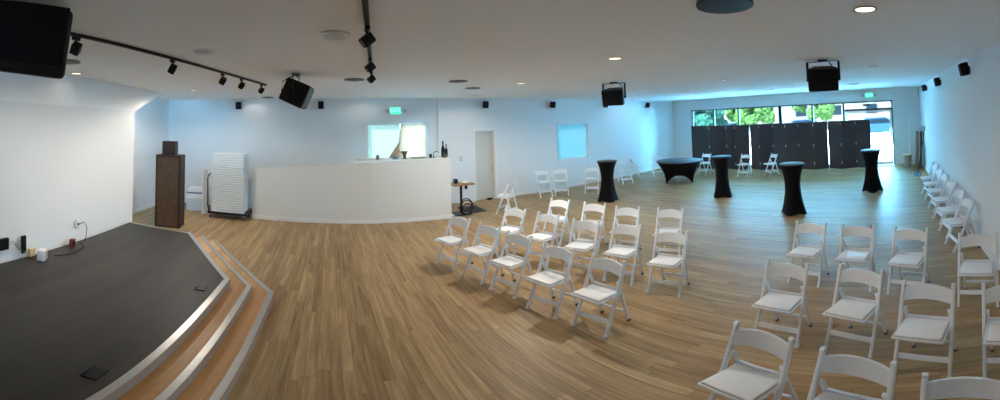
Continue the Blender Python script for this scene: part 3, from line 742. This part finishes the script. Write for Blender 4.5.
# small speakers on the walls
def wall_speaker(loc, rz, label, grp, s=1.0):
    """local -Y touches the wall; local +Y faces the room"""
    t = thing('wall_speaker', label, 'speaker', loc, rz, grp)
    MB().box((0, 0.012, 0), (0.06, 0.02, 0.10), 0.004).build('wall_mount', 'black', t)
    MB().cyl((0, 0.02, 0), (0, 0.06, 0), 0.012, n=10).build('arm', 'blackmetal', t)
    mx = Matrix.Rotation(math.radians(-10), 3, 'X')
    MB().box((0, 0.092, 0), (0.15 * s, 0.13, 0.20 * s), 0.015, mx, 3).build('cabinet', 'black', t, True)
    MB().box(Vector((0, 0.092, 0)) + mx @ Vector((0, 0.066, 0)), (0.135 * s, 0.01, 0.185 * s), 0.004, mx).build('grille', 'grille', t)
for y, lab in ((-2.45, 'small black speaker on left wall above the stacked chairs'), (-0.2, 'small black speaker on left wall left of the bar window'),
               (4.50, 'small black speaker on left wall above the cream door'), (6.95, 'small black speaker on left wall just left of the cyan window'),
               (9.40, 'small black speaker on left wall behind the middle hung loudspeaker'), (11.95, 'small black speaker on left wall nearest the far corner')):
    wall_speaker((XL + 0.001 + 0.0, y, 2.86), -PI / 2, lab, 'small speakers along the left wall')
for y, lab in ((11.1, 'small black speaker on right wall, farthest of three'), (8.28, 'small black speaker on right wall, middle of three'), (5.40, 'small black speaker on right wall, nearest of three')):
    wall_speaker((XR - 0.001, y, 2.85), PI / 2, lab, 'small speakers along the right wall')

# exit signs
def exit_sign(loc, rz, label):
    t = thing('exit_sign', label, 'exit sign', loc, rz, 'green exit signs')
    MB().box((0, 0.022, 0), (0.33, 0.04, 0.22), 0.008).build('sign_housing', 'whitep', t)
    MB().box((0, 0.044, 0), (0.30, 0.006, 0.19), 0.002).build('sign_face', 'green', t)
    cu = bpy.data.curves.new('letters', 'FONT'); cu.body = 'EXIT'; cu.size = 0.15; cu.align_x = 'CENTER'; cu.align_y = 'CENTER'; cu.extrude = 0.002
    ob = bpy.data.objects.new('tmp', cu); C.objects.link(ob); bpy.context.view_layer.update()
    me = bpy.data.meshes.new_from_object(ob.evaluated_get(bpy.context.evaluated_depsgraph_get())); bpy.data.objects.remove(ob)
    me.materials.clear(); me.materials.append(M['exitletter'])
    l = bpy.data.objects.new('lettering', me); C.objects.link(l); l.parent = t; l.location = (0, 0.0485, 0); l.rotation_euler = (PI / 2, 0, PI)
    for s in (-1, 1):
        MB().cyl((s * 0.165, 0.03, 0.0), (s * 0.24, 0.03, 0.0), 0.010, n=8).cyl((s * 0.25, 0.0, 0.0), (s * 0.25, 0.09, -0.01), 0.032, 0.05, n=16).build('emergency_lamp', 'ring', t, True)
    return t
exit_sign((XL + 0.001, 1.82, 2.70), -PI / 2, 'green exit sign on the left wall above the bar window')
exit_sign((-0.62, YF - 0.001, 2.80), PI, 'green exit sign above the glass entrance door')

# ------------------------------------------------------------------ cart with a tall stack of folded chairs
cx, cy, crz = -8.36, -2.36, math.radians(-4)
t = thing('chair_dolly', 'black wheeled dolly with bent handle under the stacked white chairs', 'dolly', (cx, cy, 0), crz)
MB().box((0, 0, 0.155), (0.50, 0.98, 0.05), 0.006).build('platform', 'blackmetal', t)
for a in (-1, 1):
    for b in (-1, 1):
        k = MB().box((a * 0.2, b * 0.42, 0.115), (0.05, 0.035, 0.04), 0.004).build('caster_fork', 'chrome', t)
        MB().cyl((a * 0.2, b * 0.42 - 0.016, 0.05), (a * 0.2, b * 0.42 + 0.016, 0.05), 0.05, n=18).build('wheel', 'rubber', k, True)
MB().tube([(0.15, -0.49, 0.18), (0.15, -0.52, 0.3), (0.15, -0.53, 1.0), (0.15, -0.50, 1.08), (0.10, -0.42 - 0.04, 1.12)], 0.016).tube([(-0.15, -0.49, 0.18), (-0.15, -0.52, 0.3), (-0.15, -0.53, 1.0), (-0.15, -0.50, 1.08), (-0.10, -0.46, 1.12)], 0.016).build('handle', 'blackmetal', t, True)
def folded(z, label):
    t = thing('folded_chair', label, 'chair', (cx, cy, z), crz, 'folded chairs stacked on the dolly')
    MB().box((0.0, 0.0, 0.027), (0.44, 0.80, 0.040), 0.008).build('seat', 'whitep', t)
    mb = MB()
    for s in (-1, 1): mb.box((s * 0.208, 0.0, 0.006), (0.026, 0.86, 0.012), 0.003)
    mb.build('legs_frame', 'palep', t)
    for o_ in (t,): pass
    return t
NST = 25
fp = None
for i in range(NST):
    z = 0.182 + i * 0.0585
    w_ = 'topmost' if i == NST - 1 else 'lowest' if i == 0 else f'number {i + 1} from the bottom'
    lab = f'white folded chair lying flat on the dolly, {w_} of the stack'
    fp = folded(z, lab) if fp is None else copy_thing(fp, (cx + R.uniform(-0.006, 0.006), cy + R.uniform(-0.006, 0.006), z), crz, lab)
# white panel behind the dolly handle
tag(MB().slab([(-8.62, -3.02, 0.0), (-8.46, -3.10, 0.0), (-8.46, -3.10, 1.18), (-8.62, -3.02, 1.18)], (-0.02, -0.035, 0)).build('white_board', 'whitep'), 'narrow white board standing upright left of the chair dolly', 'board')

# ------------------------------------------------------------------ alcove: brown cabinet and crates
t = thing('brown_cabinet', 'tall dark brown cabinet with worn front panel beside the stage', 'cabinet', (-6.98, -3.37, 0.001), math.radians(-83))
# local +Y faces the room
MB().box((0, -0.19, 0.82), (0.56, 0.36, 1.64), 0.006).build('body', 'darkwood', t)
d_ = MB().box((0, -0.004, 0.82), (0.50, 0.012, 1.56), 0.003).build('front_panel', 'oldwood', t); d_['label'] = 'worn mottled brown front panel'
mb = MB()
for s in (-1, 1): mb.box((s * 0.262, 0.0, 0.82), (0.04, 0.022, 1.64), 0.003)
for z in (0.02, 1.62): mb.box((0, 0.0, z), (0.5, 0.022, 0.04), 0.003)
mb.build('front_frame', 'darkwood', t)
t = thing('dark_box', 'small dark brown box standing on top of the worn brown cabinet', 'box', (-7.05, -3.40, 1.642), math.radians(-83))
MB().box((0, -0.12, 0.15), (0.30, 0.22, 0.30), 0.005).build('body', 'darkwood', t)
MB().box((0, -0.004, 0.15), (0.24, 0.010, 0.24), 0.004).build('front_panel', 'darkwood', t)
t = thing('storage_crate', 'pale blue and white plastic crate on the floor between cabinet and dolly', 'crate', (-8.95, -3.45, 0.001), 0.3, 'pale crates in the alcove')
MB().box((0, 0, 0.17), (0.52, 0.50, 0.34), 0.02).build('body', 'palep', t); MB().box((0, 0, 0.355), (0.55, 0.53, 0.03), 0.01).build('lid', 'whitep', t)
t = thing('storage_crate', 'smaller crate with blue band stacked on the pale crate', 'crate', (-8.95, -3.45, 0.372), 0.15, 'pale crates in the alcove')
MB().box((0, 0, 0.11), (0.46, 0.44, 0.22), 0.02).build('body', 'whitep', t); MB().box((0, 0, 0.12), (0.468, 0.448, 0.05), 0.01).build('band', 'bluep', t)
t = thing('leaning_bag', 'slim dark bag with pale strap in the alcove, left of the worn cabinet', 'bag', (-7.95, -4.10, 0.001), 0.4)
MB().box((0, 0, 0.42), (0.13, 0.13, 0.84), 0.05, None, 4).build('body', 'black', t, True)
MB().tube([(0.06, 0.0, 0.8), (0.10, 0.02, 1.0), (0.02, 0.02, 1.12), (-0.06, 0.0, 0.84)], 0.012).build('strap', 'palep', t, True)

# ------------------------------------------------------------------ things on the stage and on its wall
t = thing('wall_box', 'black wall box with hanging cable low on the white stage wall', 'wall box', (-2.84, YS - 0.0, 0.63), 0)
MB().box((0, 0.03, 0), (0.20, 0.055, 0.17), 0.01).build('wall_mount_box', 'black', t)
MB().tube([(-0.09, 0.05, 0.02), (-0.16, 0.06, 0.03), (-0.25, 0.06, -0.08), (-0.32, 0.05, -0.15)], 0.007).tube([(-0.09, 0.06, -0.01), (-0.17, 0.07, 0.0), (-0.24, 0.07, -0.10), (-0.31, 0.06, -0.16)], 0.007).build('cable', 'chrome', t, True)
t = thing('black_receiver', 'slim black receiver leaning upright on the white stage wall', 'receiver', (-3.20, YS + 0.0, 0.50), 0)
MB().box((0, 0.04, 0.06), (0.075, 0.04, 0.27), 0.008, Matrix.Rotation(0.06, 3, 'Y')).build('wall_mount_body', 'black', t)
MB().box((-0.01, 0.063, -0.055), (0.05, 0.006, 0.03), 0.002).build('faceplate', 'greygrille', t)
t = thing('white_speaker', 'small white desk speaker standing on the dark stage', 'speaker', (-3.38, -3.44, HT + 0.001), 0.5)
MB().box((0, 0, 0.085), (0.13, 0.11, 0.165), 0.015, None, 3).build('body', 'whitep', t, True)
MB().box((0, 0.056, 0.085), (0.11, 0.006, 0.14), 0.003).build('grille', 'ring', t)
tag(MB().box((-3.36, YS + 0.035, HT + 0.075), (0.11, 0.05, 0.13), 0.01).build('yellow_box', 'yellow'), 'small pale yellow box at the stage wall behind the white speaker', 'box')
t = thing('red_adapter', 'small dark red box on the stage against the white wall', 'adapter', (-4.14, -3.57, HT + 0.001), 0.2)
MB().box((0, 0, 0.06), (0.09, 0.07, 0.12), 0.01, Matrix.Rotation(-0.12, 3, 'Y')).build('body', 'red', t)
MB().box((0.02, 0.037, 0.06), (0.045, 0.006, 0.09), 0.002).build('faceplate', 'black', t)
t = thing('wall_outlet', 'white power outlet with dangling cable on the stage wall', 'outlet', (-4.34, YS, 0.67), 0)
MB().box((0, 0.012, 0), (0.075, 0.022, 0.115), 0.004).build('cover_plate', 'whitep', t)
MB().box((0, 0.03, -0.02), (0.03, 0.02, 0.03), 0.004).build('plug', 'black', t)
MB().tube([(0, 0.04, -0.02), (-0.10, 0.06, 0.0), (-0.18, 0.06, -0.10), (-0.16, 0.07, -0.24), (-0.08, 0.09, -0.335)], 0.006).build('cable', 'black', t, True)
tag(MB().tube([(-4.36, YS + 0.05, HT + 0.008), (-4.22, -3.40, HT + 0.008), (-3.97, -3.34, HT + 0.008), (-3.77, -3.36, HT + 0.008), (-3.62, -3.44, HT + 0.008)], 0.006).build('loose_cable', 'black', None, True), 'thin black cable lying on the stage near the wall', 'cable')
for x, y, lab in ((-1.88, -1.39, 'black floor socket box set in the stage, nearest one'), (-3.77, -1.39, 'black floor socket box set in the stage near its chamfered corner')):
    t = thing('floor_box', lab, 'floor box', (x, y, HT + 0.0005), 0.1, 'floor boxes in the stage')
    MB().box((0, 0, 0.004), (0.16, 0.12, 0.010), 0.003).build('lid', 'frame', t); MB().box((0.03, -0.045, 0.009), (0.07, 0.02, 0.004), 0.001).build('cable_flap', 'grille', t)

# ------------------------------------------------------------------ bar end: table, bags, bottles, tap
t = thing('bar_table', 'small square wood topped table on a black pedestal at the bar end', 'table', (-8.32, 3.22, 0.001), 0.1)
MB().box((0, 0, 0.79), (0.46, 0.56, 0.04), 0.006).build('tabletop', 'tabletop', t)
MB().cyl((0, 0, 0.02), (0, 0, 0.77), 0.032, n=14).build('pole', 'blackmetal', t, True)
MB().box((0, 0, 0.012), (0.40, 0.40, 0.022), 0.006).build('base', 'blackmetal', t)
tag(MB().box((-8.28, 3.06, 0.875), (0.13, 0.09, 0.11), 0.012).build('black_box', 'black'), 'small black box standing on the bar end table', 'box')
t = thing('tray', 'pale tray of papers on the bar end table', 'tray', (-8.30, 3.33, 0.8125), 0.2)
MB().box((0, 0, 0.008), (0.24, 0.26, 0.014), 0.004).build('base', 'carton', t); MB().box((0.0, 0.0, 0.020), (0.18, 0.2, 0.01), 0.002, Matrix.Rotation(0.2, 3, 'Z')).build('paper_stack', 'paper', t)
tag(MB().box((-8.62, 3.62, 0.006), (0.75, 0.55, 0.010), 0.003).build('floor_mat', 'carpet'), 'dark grey mat on the floor before the cream door', 'mat')
mb = MB()
for k, (ax, az, r_) in enumerate(((0.0, 0.20, 0.17), (0.03, 0.16, 0.13), (-0.03, 0.26, 0.15))):
    mb.tube([(ax + 0.02 * math.sin(3 * a), r_ * math.cos(a), az + r_ * math.sin(a) * 1.05) for a in [2 * PI * i / 24 for i in range(25)]], 0.014)
o = mb.build('coiled_cable', 'black', None, True); o.location = (-8.02, 3.24, 0.03); tag(o, 'black cable coils hanging around the bar end table pedestal', 'cable')
t = thing('power_outlet', 'white outlet with black plug on left wall beside the cream door', 'outlet', (XL + 0.041, 3.82, 0.46), -PI / 2)
MB().box((0, 0.008, 0), (0.08, 0.014, 0.12), 0.003).build('cover_plate', 'whitep', t); MB().box((0, 0.04, 0.0), (0.08, 0.05, 0.10), 0.01).build('plug', 'black', t)
t = thing('light_switch', 'white switch plate on left wall between bar and cream door', 'switch', (XL + 0.041, 3.70, 1.30), -PI / 2)
MB().box((0, 0.006, 0), (0.08, 0.010, 0.12), 0.003).build('cover_plate', 'ring', t); MB().box((0, 0.013, 0), (0.03, 0.008, 0.06), 0.002).build('rocker', 'whitep', t)
ZT = 1.4755
barp = lambda px, x=-8.50: (x, at_line(px, (x, 0.0), (x, 5.0)).y)
def bottle(x, y, sc_, m, label):
    t = thing('bottle', label, 'bottle', (x, y, ZT), 0, 'bottles at the bar end')
    MB().lathe([(0.0, 0.0), (0.036 * sc_, 0.0), (0.038 * sc_, 0.01), (0.038 * sc_, 0.16 * sc_), (0.030 * sc_, 0.20 * sc_), (0.014 * sc_, 0.235 * sc_), (0.013 * sc_, 0.29 * sc_), (0.0, 0.29 * sc_)], n=20).build('body', m, t, True)
    MB().cyl((0, 0, 0.285 * sc_), (0, 0, 0.325 * sc_), 0.016 * sc_, n=12).build('cap', 'black', t, True)
bottle(*barp(443, -8.54), 1.25, 'black', 'taller dark bottle on the counter at the bar end')
bottle(*barp(446.2, -8.54), 1.0, 'black', 'shorter dark bottle rightmost on the counter at the bar end')
t = thing('caddy', 'olive brown caddy before the dark bottles at the bar end', 'caddy', (*barp(444.5, -8.39), ZT), 0.2)
MB().lathe([(0.0, 0.0), (0.045, 0.0), (0.058, 0.085), (0.052, 0.085), (0.040, 0.01), (0.0, 0.01)], n=24).build('bowl', 'brownitem', t, True); MB().tube([(0.053 * math.cos(a), 0.0, 0.08 + 0.05 * math.sin(a)) for a in [PI * i / 12 for i in range(13)]], 0.005).build('handle', 'brownitem', t, True)
t = thing('bar_tap', 'arched steel tap rising behind the bar wall near its right end', 'tap', (*barp(433.5), ZT), 0)
MB().cyl((0, 0, 0), (0, 0, 0.03), 0.028, n=16).build('base', 'vent', t); MB().tube([(0, 0, 0.02), (0, 0, 0.09)] + [(0, 0.075 - 0.075 * math.cos(a), 0.09 + 0.06 * math.sin(a)) for a in [PI * 0.8 * i / 10 for i in range(11)]], 0.011).build('spout', 'vent', t, True)
tag(MB().lathe([(0.0, 0.0), (0.032, 0.0), (0.036, 0.09), (0.033, 0.095), (0.0, 0.095)], (*barp(430.5), ZT), 20).build('black_cup', 'black', None, True), 'black cup left of the arched tap on the bar', 'cup')
t = thing('steel_pitcher', 'grey brown funnel shaped pitcher before the hanging cloth', 'pitcher', (*barp(404.5), ZT), 0.3)
MB().lathe([(0.0, 0.0), (0.045, 0.0), (0.04, 0.05), (0.045, 0.10), (0.085, 0.19), (0.078, 0.19), (0.036, 0.10), (0.0, 0.02)], n=24).build('body', 'brownitem', t, True)
MB().tube([(0.0, -0.05, 0.15), (0.0, -0.12, 0.17), (0.0, -0.16, 0.22)], 0.010).build('spout', 'brownitem', t, True)
t = thing('folded_towel', 'white folded towel lying on the bar below the window', 'towel', (*barp(386), ZT), 0.1)
MB().box((0, 0, 0.012), (0.16, 0.28, 0.022), 0.009, None, 3).box((0.0, -0.04, 0.032), (0.14, 0.17, 0.02), 0.009, None, 3).build('cloth', 'whitep', t, True)
tag(MB().box((*barp(377.5), ZT + 0.055), (0.07, 0.08, 0.11), 0.01).build('grey_tin', 'vent'), 'small grey tin standing leftmost on the bar', 'tin')
tag(MB().box((*barp(395), ZT + 0.03), (0.09, 0.14, 0.055), 0.012).box((barp(395)[0], barp(395)[1] - 0.03, ZT + 0.075), (0.03, 0.03, 0.05), 0.006).build('blue_sprayer', 'bluep'), 'small dark blue item between towel and pitcher on the bar', 'bottle')
tag(MB().box((*barp(418.5), ZT + 0.02), (0.14, 0.34, 0.035), 0.008).build('cutting_board', 'carton'), 'flat tan board lying on the bar right of the pitcher', 'board')

# ------------------------------------------------------------------ far right corner: leaning boards, box, mop
t = thing('leaning_board', 'tall tan board leaning in the far right corner', 'board', (1.08, 13.30, 0.001), 0.0, 'boards leaning in the corner')
MB().box((0.03, 0.0, 0.68), (0.10, 0.36, 1.34), 0.004, Matrix.Rotation(0.05, 3, 'Y')).build('panel', 'carton', t)
t = thing('leaning_board', 'tall dark board leaning right of the tan board', 'board', (1.22, 12.93, 0.001), 0.0, 'boards leaning in the corner')
MB().box((0.0, 0.0, 0.68), (0.05, 0.30, 1.34), 0.004, Matrix.Rotation(0.05, 3, 'Y')).build('panel', 'darkwood', t)
t = thing('waste_bin', 'small tan bin on the floor in the far right corner', 'bin', (0.74, 13.40, 0.001), 0.0)
MB().lathe([(0.0, 0.0), (0.13, 0.0), (0.17, 0.46), (0.16, 0.46), (0.12, 0.012), (0.0, 0.012)], n=28).build('body', 'carton', t, True)
MB().lathe([(0.165, 0.45), (0.178, 0.45), (0.178, 0.475), (0.165, 0.475)], n=28).build('rim', 'yellow', t, True)
t = thing('mop', 'blue mop with long dark handle leaning by the right wall', 'mop', (0.96, 11.6, 0.001), 0)
MB().cyl((0, 0, 0.06), (0.30, -0.0, 1.62), 0.014, n=10).build('handle', 'blackmetal', t, True)
mb = MB(); q = random.Random(3)
for i in range(26):
    a = q.uniform(0, 2 * PI); r_ = q.uniform(0.06, 0.17); mb.tube([(0, 0, 0.10), (r_ * 0.5 * math.cos(a), r_ * 0.5 * math.sin(a), 0.075), (r_ * math.cos(a), r_ * math.sin(a), 0.012)], 0.011, 6)
mb.build('mop_head', 'bluep', t, True)

# ------------------------------------------------------------------ light
w = bpy.data.worlds.new('sky'); sc.world = w; w.use_nodes = True
bg = w.node_tree.nodes['Background']; bg.inputs['Color'].default_value = (0.18, 0.60, 1.0, 1); bg.inputs['Strength'].default_value = 20
def lamp(name, kind, loc, energy, color, **kw):
    l = bpy.data.lights.new(name, kind); l.energy = energy; l.color = color
    for k, v in kw.items(): setattr(l, k, v)
    o = bpy.data.objects.new(name, l); C.objects.link(o); o.location = loc; return o
s = lamp('sun', 'SUN', (0, -10, 20), 180, (0.36, 0.72, 1.0), angle=0.01); s.rotation_euler = (math.radians(42), 0, math.radians(-12))
# sky portal in the shop front
p = lamp('portal', 'AREA', (-4.1, YF + 0.3, 1.3), 1.0, (1, 1, 1), shape='RECTANGLE', size=8.9, size_y=2.6); p.rotation_euler = (-PI / 2, 0, 0); p.data.cycles.is_portal = True
for nm, (ya, yb, za, zb) in (('portal', W1), ('portal', W2_)):
    p = lamp(nm, 'AREA', (XL - 0.3, (ya + yb) / 2, (za + zb) / 2), 1.0, (1, 1, 1), shape='RECTANGLE', size=yb - ya + 0.2, size_y=zb - za + 0.2); p.rotation_euler = (PI / 2, 0, -PI / 2); p.data.cycles.is_portal = True
WARM = (1.0, 0.90, 0.78)
for x, y, lab in DL:
    e = {-3.92: 0.12, -9.15: 0.5, -9.05: 0.5, -8.33: 3, -8.76: 1, -0.11: 1.5, -0.17: 0.8, -3.47: 2, -3.26: 3, -6.87: 12, -2.86: 7, -5.96: 8}.get(x, 26)
    q = lamp('downlight_lamp', 'SPOT', (x, y, CE - 0.03), e * 3.2, WARM, spot_size=math.radians(168), spot_blend=0.35, shadow_soft_size=0.07)
for p in HEADS1[:4]:
    q = lamp('track_lamp', 'SPOT', (p.x - 0.06, p.y - 0.09, CE - 0.20), 21, (1.0, 0.92, 0.80), spot_size=math.radians(110), spot_blend=1.0, shadow_soft_size=0.04)
    q.rotation_euler = Vector((-0.25, -0.75, -0.90)).to_track_quat('-Z', 'Y').to_euler()

sc.cycles.max_bounces = 10; sc.cycles.diffuse_bounces = 6; sc.cycles.transparent_max_bounces = 12
sc.cycles.use_denoising = True; sc.cycles.sample_clamp_indirect = 6
sc.view_settings.view_transform = 'Standard'; sc.view_settings.look = 'None'
sc.view_settings.exposure = 1.82; sc.view_settings.gamma = 1.0; sc.view_settings.use_curve_mapping = False
